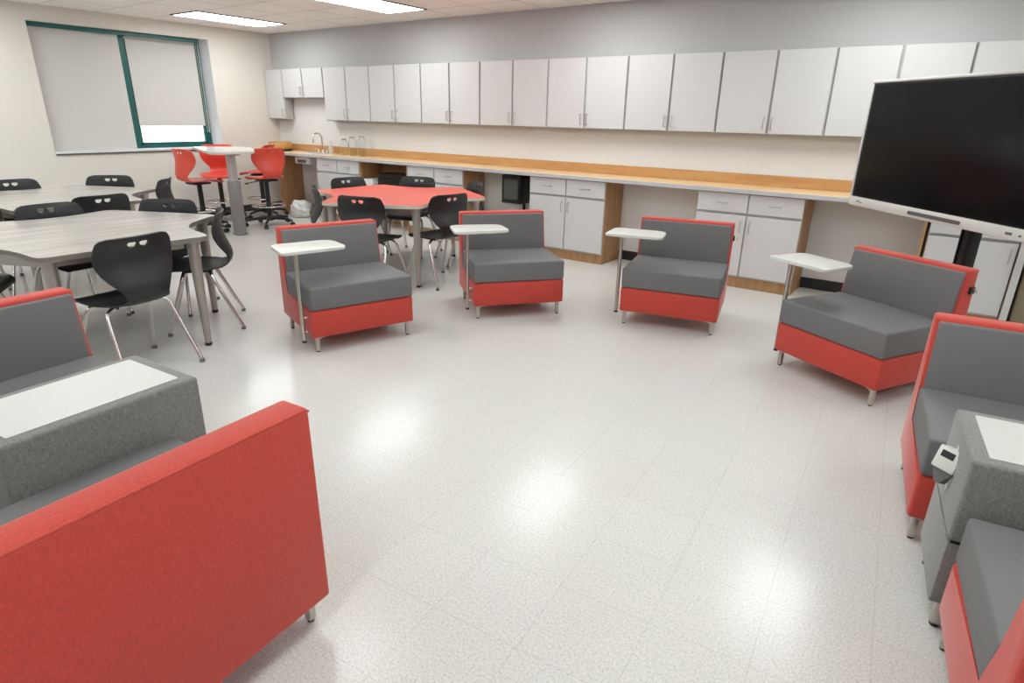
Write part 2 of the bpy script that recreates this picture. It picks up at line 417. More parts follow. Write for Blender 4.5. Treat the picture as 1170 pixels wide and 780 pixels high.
names = ['first full-height double wall cabinet right of the sink', 'second full-height double wall cabinet from the sink', 'third full-height double wall cabinet from the sink',
         'fourth full-height double wall cabinet from the sink', 'fifth full-height double wall cabinet from the sink', 'sixth double wall cabinet from the sink',
         'double wall cabinet just left of the large screen', 'double wall cabinet whose top shows over the large screen', 'double wall cabinet behind the right part of the screen']
for i, nm in enumerate(names):
    a = X0 + (2 * i - 1) * DW
    upper(a, a + 2 * DW, UZ0, nm)

# ------------------------------------------------------------------ counter and base cabinets
CY = 5.77; CZ = .905
bm = BM(); box(bm, XL + .002, XR - .01, CY, YB - .002, CZ - .04, CZ, .003, 1)
for f in bm.faces:
    c = f.calc_center_median()
    f.material_index = 1 if c.y < CY + .004 else 0
ct = tag(put('countertop', bm, [MT['counter'], MT['countedge']]), 'long honey-coloured wood laminate countertop with pale front edge along the wall', 'countertop')
bm = BM(); box(bm, XL + .002, XR - .01, YB - .022, YB - .003, CZ + .0005, CZ + .10, .003, 1); put('backsplash', bm, MT['splash'], ct)
BY = 5.80
def base(xa, xb, label, doors=2):
    cx = (xa + xb) / 2; h = (xb - xa) / 2
    t_ = thing('base_cabinet', label, 'cabinet', (cx, BY, 0), 0, 'pale grey base cabinets under the counter')
    D = YB - .02 - BY
    bm = BM(); box(bm, -h, h, .02, D, .0005, CZ - .042, .002, 1); put('cabinet_body', bm, MT['oak'], t_)
    wd = 2 * h / doors
    for k in range(doors):
        a = -h + k * wd; g_ = .007
        bm = BM(); box(bm, a + g_, a + wd - g_, 0, .019, .115, .665, .002, 1); d_ = put('cabinet_door', bm, MT['cab'], t_)
        bm = BM(); handle(bm, (a + wd - .04) if k == 0 else a + .04, 0, .57, .10); put('handle', bm, MT['handle'], d_, 50)
        bm = BM(); box(bm, a + g_, a + wd - g_, 0, .019, .69, CZ - .048, .002, 1); d_ = put('drawer_front', bm, MT['cab'], t_)
        bm = BM(); handle(bm, a + wd / 2, 0, .775, .10, False); put('handle', bm, MT['handle'], d_, 50)
    bm = BM(); box(bm, -h + .004, h - .004, .0185, .0198, .10, CZ - .05); put('face_frame', bm, MT['cabgap'], t_)
base(-7.57, -6.68, 'pale grey base cabinet with drawers beside the sink knee space')
base(-5.77, -4.85, 'pale grey base cabinet behind the red table')
base(-3.888, -2.95, 'pale grey base cabinet with oak side behind the second lounge chair from left')
base(-1.985, -1.045, 'pale grey base cabinet behind and between the third and fourth tablet lounge chairs')
base(-.125, .45, 'pale grey base cabinet seen under the large screen', 1)
# oak side panels of the knee spaces
def panel(x, label, m='oak'):
    bm = BM(); box(bm, x, x + .022, BY + .005, YB - .014, .0005, CZ - .042, .002, 1)
    tag(put('side_panel', bm, MT[m]), label, 'panel')
panel(-8.50, 'oak side panel under the counter left of the sink')
panel(-.165, 'oak upright panel under the counter below the large screen')
bm = BM(); box(bm, .455, .50, BY - .03, YB - .014, .0005, CZ - .042, .002, 1); tag(put('side_panel', bm, MT['alu']), 'white upright panel under the counter at the right edge', 'panel')
bm = BM(); box(bm, .53, 1.4, BY + .1, YB - .02, .0005, CZ - .045, .004, 1)
for k in range(8): box(bm, .54 + k * .107, .545 + k * .107, BY + .096, BY + .1, .02, CZ - .06)
tag(put('tall_bin_cabinet', bm, MT['tan']), 'olive tan cabinet under the counter at the right edge', 'cabinet')
# open shelf unit between the base cabinets, with papers
t_ = thing('open_shelf_unit', 'dark open shelf unit in the counter behind the red table', 'shelf', (-6.225, BY, 0))
bm = BM(); D = YB - .02 - BY
box(bm, -.45, -.43, .01, D, .001, CZ - .042); box(bm, .43, .45, .01, D, .001, CZ - .042); box(bm, -.43, .43, D - .02, D, .001, CZ - .042)
put('shelf_carcass', bm, MT['oak'], t_)
bm = BM(); box(bm, -.428, .428, .02, D - .021, .35, .368); put('shelf_board', bm, MT['oak'], t_)
bm = BM(); box(bm, -.2, .428, .1, D - .022, .50, .85, .004, 1); box(bm, -.15, .38, .092, .1, .55, .80, .002, 1); tag(put('storage_box', bm, MT['blackgloss']), 'black storage box on the open shelf behind the red table', 'box')
bpy.data.objects['storage_box'].location = (-6.225, BY, 0)
bpy.data.objects['storage_box'].data.transform(Matrix.Translation((0, 0, -.1315)))
bm = BM()
for k in range(6): box(bm, -6.6 + .01 * (k % 3), -6.35 + .012 * ((k * 2) % 3), BY + .03, BY + .28, .3690 + k * .028, .3690 + (k + 1) * .028 - .002, .002, 1)
bm.free()
bm = BM()
for k in range(9): box(bm, -6.645 + .01 * (k % 3), -6.455 + .012 * ((k * 2) % 3), BY + .03, BY + .28, .3690 + k * .03, .3690 + (k + 1) * .03, .002, 1)
tag(put('paper_stack', bm, MT['paper']), 'stack of white papers on the open shelf behind the red table', 'papers')
# black dispenser and pipe in the knee space
t_ = thing('wall_dispenser', 'black boxy unit on the wall under the counter behind the red table', 'dispenser', (-4.30, YB - .0135, .50))
bm = BM(); box(bm, -.14, .14, -.2, 0, 0, .33, .015, 2); put('dispenser_body', bm, MT['blackgloss'], t_, 40)
bm = BM(); box(bm, -.10, .10, -.206, -.198, .05, .28, .006, 2); put('front_cover', bm, MT['darkgrey'], t_, 40)
bm = BM(); tube(bm, [(.09, -.05, 0), (.09, -.05, -.499)], .018, 10); put('pipe', bm, MT['blackgloss'], t_, 50)

# things on the counter
t_ = thing('wicker_basket', 'round tan basket on a dark stand at the corner end of the counter', 'basket', (-8.62, 5.98, CZ + .0008))
bm = BM(); lathe(bm, [(.15, .03), (.165, .06), (.17, .10), (.165, .13), (.155, .13), (.155, .045), (.01, .04)], seg=28); put('basket_bowl', bm, MT['wicker'], t_, 40)
bm = BM(); lathe(bm, [(.15, 0), (.17, .01), (.17, .026), (.05, .032)], seg=28); put('basket_stand', bm, MT['blackgloss'], t_, 40)
t_ = thing('faucet', 'chrome gooseneck faucet at the corner sink', 'faucet', (-7.78, 6.10, CZ + .0008))
bm = BM(); pts = [(0, 0, 0), (0, 0, .2)] + [(0, -.08 + .08 * math.cos(a), .2 + .08 * math.sin(a)) for a in [R(x) for x in range(15, 181, 15)]] + [(0, -.16, .15)]
tube(bm, pts, .011, 10); put('spout', bm, MT['chrome'], t_, 50)
bm = BM(); lathe(bm, [(.03, 0), (.03, .012), (.018, .03), (.014, .05)], seg=18); put('faucet_base', bm, MT['chrome'], t_, 40)
for sx in (-.1, .1):
    bm = BM(); lathe(bm, [(.02, 0), (.02, .03), (.012, .05)], c=(sx, 0, 0), seg=14); tube(bm, [(sx, 0, .05), (sx * 1.5, -.03, .06)], .006, 8); put('tap_handle', bm, MT['chrome'], t_, 40)
t_ = thing('sink_basin', 'white sink basin set in the counter below the faucet', 'sink', (-7.78, 5.93, CZ + .0008))
bm = BM(); pl = round_poly([(-.22, -.1), (.22, -.1), (.22, .1), (-.22, .1)], .05)
extr(bm, pl, 'z', 0, .012, .004, 2); put('sink_rim', bm, MT['sill'], t_, 40)
bm = BM(); extr(bm, [(x * .85, y * .8) for x, y in pl], 'z', .0125, .0145); put('sink_bowl', bm, MT['cabgap'], t_)
for i, (x, l) in enumerate([(-7.30, 'leftmost of three clear glass jars on the counter right of the faucet'), (-7.12, 'middle one of three clear glass jars on the counter right of the faucet'), (-6.92, 'rightmost of three clear glass jars on the counter right of the faucet')]):
    t_ = thing('glass_jar', l, 'jar', (x, 6.1, CZ + .0008), 0, 'clear glass jars on the counter')
    bm = BM(); h = (.2, .23, .25)[i]; lathe(bm, [(.045, 0), (.055, .01), (.055, h - .04), (.035, h - .01), (.035, h), (.03, h), (.03, h - .012), (.049, h - .045), (.049, .012), (.01, .01)], seg=22); put('jar_body', bm, MT['glass'], t_, 40)
    bm = BM(); lathe(bm, [(.037, h + .0005), (.037, h + .02), (.01, h + .025)], seg=20); put('jar_lid', bm, MT['handle'], t_, 40)
bm = BM(); lathe(bm, [(.03, 0), (.033, .01), (.03, .12), (.012, .14), (.012, .17), (.02, .175), (.02, .185)], seg=18)
o = tag(put('soap_bottle', bm, MT['tray'], None, 40), 'white soap bottle standing beside the faucet', 'bottle'); o.location = (-7.62, 6.12, CZ + .0008)
# under the sink
t_ = thing('paper_towel_box', 'white box hung under the counter beside the oak side panel', 'box', (-7.95, BY + .06, CZ - .0405))
bm = BM(); box(bm, -.17, .17, -.02, .18, -.11, 0, .02, 3); put('box_body', bm, MT['sill'], t_, 40)
bm = BM(); box(bm, -.10, .10, -.026, -.019, -.09, -.05, .003, 1); put('box_slot', bm, MT['darkgrey'], t_)
def blob(name, x, y, s, m, label, cat, seed):
    random.seed(seed); bm = BM(); bmesh.ops.create_icosphere(bm, subdivisions=4, radius=1)
    ph = [random.uniform(0, 6) for _ in range(9)]
    for v in bm.verts:
        c = v.co.copy(); k = 1 + .10 * math.sin(5 * c.x + ph[0]) * math.cos(4 * c.y + ph[1]) + .06 * math.sin(11 * c.z + ph[2] + 6 * c.x) + .04 * math.sin(17 * c.y + ph[3])
        v.co = Vector((c.x * s[0] * k, c.y * s[1] * k, max(c.z * k, -.75) * s[2] + .75 * s[2]))
    o = put(name, bm, m, None, 60); o.location = (x, y, .001); tag(o, label, cat); return o
blob('plastic_bag', -7.93, 5.72, (.17, .13, .14), MT['bag'], 'crumpled white plastic bag on the floor under the sink', 'bag', 3)
blob('plastic_bag', -8.22, 5.98, (.15, .13, .11), MT['bag'], 'smaller white bag behind the larger bag, against the oak panel', 'bag', 8)
t_ = thing('waste_bin', 'dark grey waste bin under the counter beside the white bags', 'bin', (-7.68, 5.98, .001))
bm = BM(); lathe(bm, [(.07, 0), (.085, .26), (.09, .27), (.083, .27), (.066, .01)], seg=24); put('bin_body', bm, MT['darkgrey'], t_, 40)
bm = BM(); lathe(bm, [(.086, .262), (.094, .268), (.094, .28), (.086, .282)], seg=24); put('bin_rim', bm, MT['blackgloss'], t_, 40)

# ------------------------------------------------------------------ lounge chairs
def lounge(label, x, y, deg, tray=False, hook=False, cw=None, W=.715, ti=.565, fe=0):
    """origin: middle of the front edge on the floor; +y to the back, +x to the viewer's right"""
    h = W / 2
    t_ = thing('lounge_chair', label, 'lounge chair', (x, y, 0), R(deg), 'red and grey armless lounge chairs')
    bm = BM()
    extr(bm, [(-fe, .105), (-fe, .288), (.50, .288), (.53, .44), (ti, .738), (.655, .738), (.665, .105)], 'x', -h, h, .014, 3)
    fr_ = put('red_shell', bm, MT['red'], t_, 40)
    bm = BM()
    for p in ([(-h + .012, .651, .733), (h - .012, .651, .733)],): tube(bm, p, .004, 6)
    tube(bm, [(-h + .004, ti, .727), (-h + .004, .654, .727)], .003, 6); tube(bm, [(h - .004, ti, .727), (h - .004, .654, .727)], .003, 6)
    put('piping', bm, MT['red'], fr_, 60)
    bm = BM()
    c0 = -h + .002; c1 = (h - .002) if cw is None else (-h + .002 + cw)
    extr(bm, [(-.004 - fe, .290), (-.006 - fe, .440), (.522, .440), (.498, .290)], 'x', c0, c1, .013, 3)
    put('seat_cushion', bm, MT['grey'], t_, 40)
    bm = BM()
    extr(bm, [(.508, .40), (.527, .55), (ti - .019, .722), (ti + .01, .722), (.55, .40)], 'x', -h + .014, h - .014, .009, 3)
    put('back_cushion', bm, MT['grey'], t_, 40)
    if cw is not None:
        bm = BM(); box(bm, c1 + .008, h - .002, -fe, .50, .290, .435, .015, 3); put('arm_block', bm, MT['tweed'], t_, 40)
    for sx in (-1, 1):
        for (yy, q) in ((.04 - fe, 1), (.60, -1)):
            bm = BM(); xx = sx * (h - .035)
            box(bm, xx - .012, xx + .012, yy - .012, yy + .012, .008, .106, .002, 2)
            extr(bm, [(0, .106), (0, .080), (-sx * .03, .096), (-sx * .12, .106)] if True else [], 'y', yy - .012, yy + .012, mtx=Matrix.Translation((xx, 0, 0)))
            lg = put('leg', bm, MT['steel'], t_, 40)
            bm = BM(); lathe(bm, [(.011, .0008), (.011, .008)], c=(xx, yy, 0), seg=14); put('foot_glide', bm, MT['blackgloss'], lg)
    if tray:
        tr = BM(); pl = round_poly([(-.505, -.02), (-.085, .0), (-.10, .275), (-.495, .285)], [.03, .05, .07, .05])
        extr(tr, pl, 'z', .667, .686, .005, 2); tb = put('tablet_top', tr, MT['tray'], t_, 40)
        bm = BM(); tube(bm, [(-.397, .07, .085), (-.397, .07, .655)], .0135, 14); box(bm, -.46, -.33, .03, .11, .657, .667, .002, 1)
        ps = put('tablet_post', bm, MT['steel'], t_, 40)
        bm = BM(); lathe(bm, [(.0145, .07), (.0145, .085)], c=(-.397, .07, 0), seg=14); put('post_cap', bm, MT['blackgloss'], ps)
        for z in (.14, .235):
            bm = BM(); tube(bm, [(-.397, .07, z), (-h + .001, .07, z)], .007, 10); put('bolt', bm, MT['bolt'], ps, 40)
    if hook:
        bm = BM(); box(bm, h - .002, h + .012, .60, .64, .60, .64, .003, 2); hk = put('bag_hook', bm, MT['blackgloss'], t_, 40)
        bm = BM(); tube(bm, smooth_path([(h + .01, .62, .63), (h + .03, .62, .63), (h + .03, .62, .61)], 4, .01), .004, 8); put('hook_pin', bm, MT['steel'], hk, 40)
    return t_
lounge('lounge chair with tablet on its left, in front of the red table', -3.068, 2.637, 70.5, True)
lounge('lounge chair with tablet, in front of the oak-sided base cabinet', -2.598, 3.782, 50.3, True)
lounge('lounge chair with tablet, third from the left, squarely facing the camera', -1.566, 4.206, 12.6, True, True)
lounge('lounge chair with tablet, nearest in front of the large screen', -.447, 3.83, -30, True, True)
lounge('lounge chair without tablet at right edge, far side of the right grey console', .457, 2.485, 6.6)
lounge('lounge chair cut off by the bottom right corner, near side of the right console', .575, 2.005, 186.6)
lounge('lounge chair at bottom left showing its full red back', -1.915, .308, -85.5, cw=.545, W=1.10, ti=.55, fe=.055)
lounge('lounge chair at left edge, far side of the left grey console', -2.475, .705, 95.5)

# ------------------------------------------------------------------ consoles
def console(label, x, y, deg, outlet):
    """origin under the centre; +x along the length, outer end at +x"""
    t_ = thing('console_table', label, 'console table', (x, y, 0), R(deg), 'tweed consoles with white tops')
    a, c = .30, .197
    bm = BM(); box(bm, -a, a, -c, c, .33, .60, .012, 3)
    put('upper_box', bm, MT['tweed'], t_, 40)
    bm = BM(); extr(bm, [(-a, .10), (a - .002, .10), (a - .002, .322), (-a, .322)], 'y', -c + .004, c - .004, .008, 2); put('lower_box', bm, MT['tweed'], t_, 40)
    bm = BM(); box(bm, -a + .01, a - .01, -c + .008, c - .008, .32, .333); put('seam_band', bm, MT['blackgloss'], t_)
    bm = BM(); extr(bm, round_poly([(-a + .04, -c + .042), (a - .045, -c + .042), (a - .045, c - .042), (-a + .04, c - .042)], .008), 'z', .596, .6025, .001, 1); put('white_inlay', bm, MT['inlay'], t_)
    for sx in (-1, 1):
        for sy in (-1, 1):
            bm = BM(); xx, yy = sx * (a - .04), sy * (c - .035)
            box(bm, xx - .014, xx + .014, yy - .014, yy + .014, .012, .101, .003, 2); lg = put('leg', bm, MT['steel'], t_, 40)
            bm = BM(); lathe(bm, [(.014, .0008), (.014, .012)], c=(xx, yy, 0), seg=14); put('foot_glide', bm, MT['blackgloss'], lg)
    if outlet:
        X = a
        bm = BM(); r_ = .085; extr(bm, [(-r_ * .42, 0), (0, -r_), (r_ * .42, 0), (0, r_)], 'x', X - .001, X + .004, .001, 1, mtx=Matrix.Translation((0, .0, .47)))
        pt = put('outlet_plate', bm, MT['tray'], t_)
        mm = Matrix.Translation((X + .012, .0, .47)) @ Matrix.Rotation(R(48), 4, 'Z') @ Matrix.Rotation(R(-20), 4, 'Y')
        bm = BM(); box(bm, -.018, .030, -.036, .036, -.012, .062, .005, 2, mtx=mm); put('power_module', bm, MT['tray'], pt, 40)
        bm = BM(); box(bm, .0285, .0315, -.022, .020, .028, .050, .001, 1, mtx=mm); put('usb_port', bm, MT['blackgloss'], pt)
        bm = BM(); extr(bm, [(-.034, -.011), (.034, -.011), (.008, -.055), (-.008, -.055)], 'x', -.012, .020, mtx=mm); put('module_base', bm, MT['darkgrey'], pt)
    return t_
console('grey tweed console with long white top at the left edge', -2.224, .672, 94.5, False)
console('grey tweed console with white top and power outlet at the right edge', .470, 2.217, 186.6, True)
# charcoal bench behind the left console
t_ = thing('low_bench', 'charcoal tweed bench corner at the left edge behind the console', 'bench', (-2.33, -.045, 0), R(4.5))
bm = BM(); box(bm, -.30, .30, -.26, .33, .30, .45, .02, 3); put('bench_cushion', bm, MT['tweed'], t_, 40)
bm = BM(); box(bm, -.30, .30, -.26, .32, .10, .298, .012, 2); put('bench_base', bm, MT['tweed'], t_, 40)
for sx in (-1, 1):
    for sy in (-.2, .26):
        bm = BM(); box(bm, sx * .26 - .014, sx * .26 + .014, sy - .014, sy + .014, .0008, .101, .003, 1); put('leg', bm, MT['steel'], t_)

# ------------------------------------------------------------------ moulded chair shell
def shell_mesh(zoff, name, m):
    #      s:    y      z     halfwidth  edge curl (y, z)
    prof = [(.235, .405, .150, 0, 0), (.228, .425, .185, 0, 0), (.20, .440, .205, 0, .004), (.14, .441, .225, 0, .010), (.07, .436, .236, 0, .016), (0, .431, .238, 0, .020),
            (-.06, .429, .228, 0, .020), (-.115, .431, .198, .0, .016), (-.16, .437, .160, .005, .010), (-.195, .452, .136, .012, .004), (-.222, .478, .128, .018, 0), (-.232, .510, .138, .024, 0),
            (-.228, .545, .162, .034, 0), (-.216, .582, .192, .046, 0), (-.200, .622, .218, .050, 0), (-.188, .662, .234, .052, 0), (-.182, .700, .240, .050, 0), (-.184, .740, .238, .046, 0),
            (-.192, .775, .230, .042, 0), (-.200, .800, .218, .044, 0), (-.206, .815, .200, .036, 0), (-.210, .824, .165, .026, 0)]
    # densify
    P = []
    for i in range(len(prof) - 1):
        for k in range(2):
            u = k / 2; P.append([prof[i][j] * (1 - u) + prof[i + 1][j] * u for j in range(5)])
    P.append(list(prof[-1]))
    N = 20; bm = BM(); rows = []
    for (y, z, hw, cy, cz) in P:
        row = []
        for k in range(N + 1):
            q = -1 + 2 * k / N
            row.append(bm.verts.new((hw * q * .95, y + cy * q * q, z + cz * abs(q) ** 3 + zoff)))
        rows.append(row)
    for i in range(len(rows) - 1):
        for k in range(N): bm.faces.new((rows[i][k], rows[i][k + 1], rows[i + 1][k + 1], rows[i + 1][k]))
    o = put(name, bm, m)
    md = o.modifiers.new('s', 'SOLIDIFY'); md.thickness = .010; md.offset = 0
    cut = BM()
    for sx in (-1, 1):
        pl = [(sx * .008 + sx * .052 * (.5 - .5 * math.cos(math.pi * k / 10)), .787 - .024 * math.sin(math.pi * k / 10)) for k in range(11)]
        pl = [(x, z + zoff) for x, z in pl]
        pl = [pl[0]] + pl[1:-1] + [pl[-1], (sx * .052, .793 + zoff), (sx * .016, .793 + zoff)]
        extr(cut, pl, 'y', -.35, -.05)
    co = put('cutter', cut, m)
    mb = o.modifiers.new('b', 'BOOLEAN'); mb.object = co; mb.operation = 'DIFFERENCE'; mb.solver = 'EXACT'
    dg = bpy.context.evaluated_depsgraph_get(); dg.update()
    me = bpy.data.meshes.new_from_object(o.evaluated_get(dg))
    bpy.data.objects.remove(o); bpy.data.objects.remove(co)
    for p in me.polygons: p.use_smooth = True
    try: me.set_sharp_from_angle(angle=R(42))
    except Exception: pass
    return me
SHELL = shell_mesh(0, 'shell', MT['black'])
def child_mesh(name, me, parent):
    o = bpy.data.objects.new(name, me); COL.objects.link(o); o.parent = parent; return o
def make_chair():
    t_ = thing('school_chair', '', 'chair', (0, 0, 0), 0, 'black moulded chairs around the low tables')
    child_mesh('seat_shell', SHELL, t_)
    for (yb, yf, tag_) in ((-.075, -.245, 'rear_frame'), (.09, .225, 'front_frame')):
        bm = BM()
        p = [(-.232, yf, .02), (-.185, yb, .418), (.185, yb, .418), (.232, yf, .02)]
        tube(bm, smooth_path(p, 7, .07), .0125, 12); f_ = put(tag_, bm, MT['chrome'], t_, 50)
        for sx in (-1, 1):
            bm = BM(); lathe(bm, [(.012, 0), (.016, .004), (.016, .014), (.012, .024)], c=(sx * .233, yf * 1.0, .0008), seg=14); put('foot_glide', bm, MT['darkgrey'], f_, 40)
    bm = BM()
    for sx in (-1, 1): tube(bm, [(sx * .12, -.09, .418), (sx * .12, .10, .420)], .009, 8)
    box(bm, -.10, .10, -.085, .09, .418, .426); put('seat_bracket', bm, MT['blackgloss'], t_, 40)
    return t_
chair0 = make_chair(); used = [False]
def inside(p, pl):
    c = False; n = len(pl)
    for i in range(n):
        a, b_ = pl[i], pl[i - 1]
        if (a[1] > p[1]) != (b_[1] > p[1]) and p[0] < (b_[0] - a[0]) * (p[1] - a[1]) / (b_[1] - a[1]) + a[0]: c = not c
    return c
OUTLINES = []
def chair(bx, by, phi, label, off=.19):
    dx, dy = math.cos(R(phi)), math.sin(R(phi))
    x = bx + off * dx; y = by + off * dy
    for _ in range(40):      # draw the chair back until its backrest clears every tabletop edge
        hit = False
        for k in range(-8, 9):
            q = k / 8
            lx, ly = q * .236, -.176 + .055 * q * q
            for e in (0, .02):
                p = (x + lx * dy + (ly + e) * dx, y - lx * dx + (ly + e) * dy)
                if any(inside((p[0] - c[0], p[1] - c[1]), pl) for c, pl in OUTLINES): hit = True
        if not hit: break
        x -= .01 * dx; y -= .01 * dy
    o = chair0 if not used[0] else dup(chair0)
    used[0] = True
    o['label'] = label; o.location = (x, y, 0); o.rotation_euler = (0, 0, R(phi - 90)); return o

# ------------------------------------------------------------------ six-sided tables
def hex_table(label, cx, cy, concave_first, top, edge, Rr=.915):
    t_ = thing('activity_table', label, 'table', (cx, cy, 0), 0)
    tips = [R(-93 + 60 * k) for k in range(6)]
    pts = []; rad = []
    for k in range(6):
        a = Vector((math.cos(tips[k]), math.sin(tips[k]))) * Rr; b_ = Vector((math.cos(tips[(k + 1) % 6]), math.sin(tips[(k + 1) % 6]))) * Rr
        pts.append(tuple(a)); rad.append(.10)
        if (k % 2 == 0) == concave_first:
            n = -((a + b_) / 2).normalized()
            for j in range(1, 12):
                u = j / 12; s = .15 * math.sin(math.pi * u) ** 1.3
                pts.append(tuple(a * (1 - u) + b_ * u + n * s)); rad.append(0)
    pl = round_poly(pts, rad); OUTLINES.append(((cx, cy), pl))
    bm = BM(); extr(bm, pl, 'z', .712, .742, .003, 1, mi_side=1); put('tabletop', bm, [top, edge], t_, 30)
    bm = BM()
    for k in range(6):
        a = Vector((math.cos(tips[k]), math.sin(tips[k]))) * .74; b_ = Vector((math.cos(tips[(k + 1) % 6]), math.sin(tips[(k + 1) % 6]))) * .74
        mid = (a + b_) / 2; L = (b_ - a).length / 2 - .03; ang = math.atan2((b_ - a).y, (b_ - a).x)
        box(bm, -L, L, -.012, .012, .66, .711, mtx=Matrix.Translation((mid.x, mid.y, 0)) @ Matrix.Rotation(ang, 4, 'Z'))
    put('apron_rail', bm, MT['legpaint'], t_)
    for k in range(6):
        bm = BM(); c = (math.cos(tips[k]) * .775, math.sin(tips[k]) * .775, 0)
        lathe(bm, [(.021, .02), (.037, .68), (.052, .705), (.052, .7115)], c=c, seg=20); lg = put('leg', bm, MT['legpaint'], t_, 40)
        bm = BM(); lathe(bm, [(.020, .0008), (.023, .006), (.023, .022)], c=c, seg=18); put('foot_glide', bm, MT['blackgloss'], lg, 40)
    return t_
C1 = (-4.575, 1.625); C2 = (-6.53, 2.13); C3 = (-4.47, 4.355)
hex_table('six-sided grey woodgrain table nearest to the camera', *C1, True, MT['greylam'], MT['greyedge'], .895)
hex_table('six-sided grey woodgrain table beneath the window', *C2, True, MT['greylam'], MT['greyedge'])
hex_table('six-sided red-topped table with pale edge', *C3, False, MT['redlam'], MT['whiteedge'], .885)
chair(-3.70, 1.55, 188, 'black chair with its back to the camera, nearest at the front grey table')
chair(-4.34, 2.21, 238, 'black chair seen from the side at the right end of the front grey table')
chair(-4.98, 2.43, -60, 'black chair behind the front grey table, at its far right')
chair(-5.25, 1.72, 6, 'black chair behind the front grey table, far side middle')
chair(-4.90, 1.02, 58, 'black chair half cut off by the left edge, at the front grey table')
chair(-5.80, 2.18, 183, 'black chair between the two grey tables with its back to the camera')
chair(-6.07, 1.53, 120, 'black chair at the left edge between the two grey tables')
chair(-7.13, 2.78, -60, 'black chair under the window, behind the far grey table')
chair(-7.27, 2.12, 3, 'black chair by the wall at the left edge, behind the far grey table')
chair(-6.47, 3.13, 240, 'black chair seen from the side at the right end of the far grey table')
chair(-4.13, 3.60, 107, 'black chair at the red table, just behind the leftmost tablet lounge chair')
chair(-3.76, 4.21, 172, 'black chair at the red table showing its back, right front')
chair(-5.41, 4.49, 2, 'black chair behind the red table, on the left')
chair(-4.93, 5.14, -76, 'black chair behind the red table, in the middle before the base cabinet')
chair(-4.16, 5.18, 232, 'black chair at the far right end of the red table')
chair(-4.90, 3.72, 56, 'black chair seen from the side at the left end of the red table')

for n_, x, y, a in (('school_chair.001', -4.324, 2.22, 238), ('school_chair.002', -4.885, 2.265, -54), ('school_chair.006', -6.115, 1.582, 120),
                    ('school_chair.007', -7.06, 2.798, -43), ('school_chair.009', -6.70, 3.055, 228), ('school_chair.012', -5.22, 4.497, -4), ('school_chair.014', -4.205, 5.001, 238)):
    o = bpy.data.objects[n_]; o.location = (x, y, 0); o.rotation_euler = (0, 0, R(a - 90))

# ------------------------------------------------------------------ tall table and stools
t_ = thing('tall_table', 'tall white-topped table with grey column between the red stools', 'table', (-7.42, 4.44, 0))
bm = BM(); extr(bm, round_poly([(-.84, -.05), (.45, -.52), (.50, .0), (-.40, .52)], .12), 'z', 1.0, 1.026, .003, 1, mi_side=1); put('tabletop', bm, [MT['whitetop'], MT['whiteedge']], t_, 30)
cx_, cy_ = .115, -.095
bm = BM(); box(bm, cx_ - .055, cx_ + .055, cy_ - .035, cy_ + .035, .60, .97, .006, 2); put('upper_column', bm, MT['column_light'], t_, 40)
bm = BM(); box(bm, cx_ - .07, cx_ + .07, cy_ - .05, cy_ + .05, .03, .66, .008, 2); put('lower_column', bm, MT['column'], t_, 40)
bm = BM(); box(bm, -.45, .30, cy_ - .03, cy_ + .03, .968, .999, .004, 1); put('top_rail', bm, MT['column_light'], t_)
bm = BM(); box(bm, cx_ - .075, cx_ + .075, cy_ - .06, cy_ + .06, .001, .035, .012, 2); put('foot', bm, MT['column'], t_, 40)
RSHELL = shell_mesh(0, 'shell', MT['redplastic'])
def make_stool():
    dz = .20
    t_ = thing('drafting_stool', '', 'stool', (0, 0, 0), 0, 'red swivel stools at the tall table')
    s_ = child_mesh('seat_shell', RSHELL, t_); s_.location = (0, 0, dz)
    bm = BM(); box(bm, -.11, .11, -.12, .10, dz + .395, dz + .42, .008, 2); pl_ = put('seat_plate', bm, MT['blackgloss'], t_, 40)
    bm = BM(); tube(bm, smooth_path([(-.08, 0, dz + .40), (-.19, .02, dz + .385), (-.24, .02, dz + .375)], 3, .03), .006, 8); tube(bm, [(-.235, .02, dz + .376), (-.28, .025, dz + .372)], .011, 10); put('height_lever', bm, MT['blackgloss'], t_, 50)
    bm = BM(); pr = [(.028, .09)]
    for k in range(11):
        z = .30 + k * .028
        pr += [(.034, z), (.027, z + .014)]
    pr += [(.034, dz + .40)]
    lathe(bm, pr, seg=18); put('gas_column', bm, MT['blackgloss'], t_, 60)
    bm = BM(); tube(bm, [(.21 * math.cos(R(a)), .21 * math.sin(R(a)), .27) for a in range(0, 360, 10)], .011, 10, True)
    for a in range(3): tube(bm, [(.03 * math.cos(R(a * 120 + 30)), .03 * math.sin(R(a * 120 + 30)), .27), (.205 * math.cos(R(a * 120 + 30)), .205 * math.sin(R(a * 120 + 30)), .27)], .008, 8)
    put('foot_ring', bm, MT['chrome'], t_, 50)
    bm = BM(); lathe(bm, [(.05, .07), (.05, .12), (.036, .14)], seg=20); put('hub', bm, MT['blackgloss'], t_, 40)
    for a in range(5):
        q = R(a * 72 + 18); c, s = math.cos(q), math.sin(q)
        bm = BM(); tube(bm, [(c * .03, s * .03, .105), (c * .18, s * .18, .10), (c * .31, s * .31, .078)], [.024, .02, .014], 10); lg = put('base_arm', bm, MT['blackgloss'], t_, 50)
        bm = BM()
        for off in (-.014, .014):
            n = Vector((-s, c, 0)); ctr = Vector((c * .315, s * .315, .0285)) + n * off
            tube(bm, [ctr - n * .009, ctr + n * .009], .0275, 16)
        tube(bm, [(c * .315, s * .315, .03), (c * .31, s * .31, .08)], .008, 8); put('caster', bm, MT['blackgloss'], lg, 40)
    return t_
st0 = make_stool()
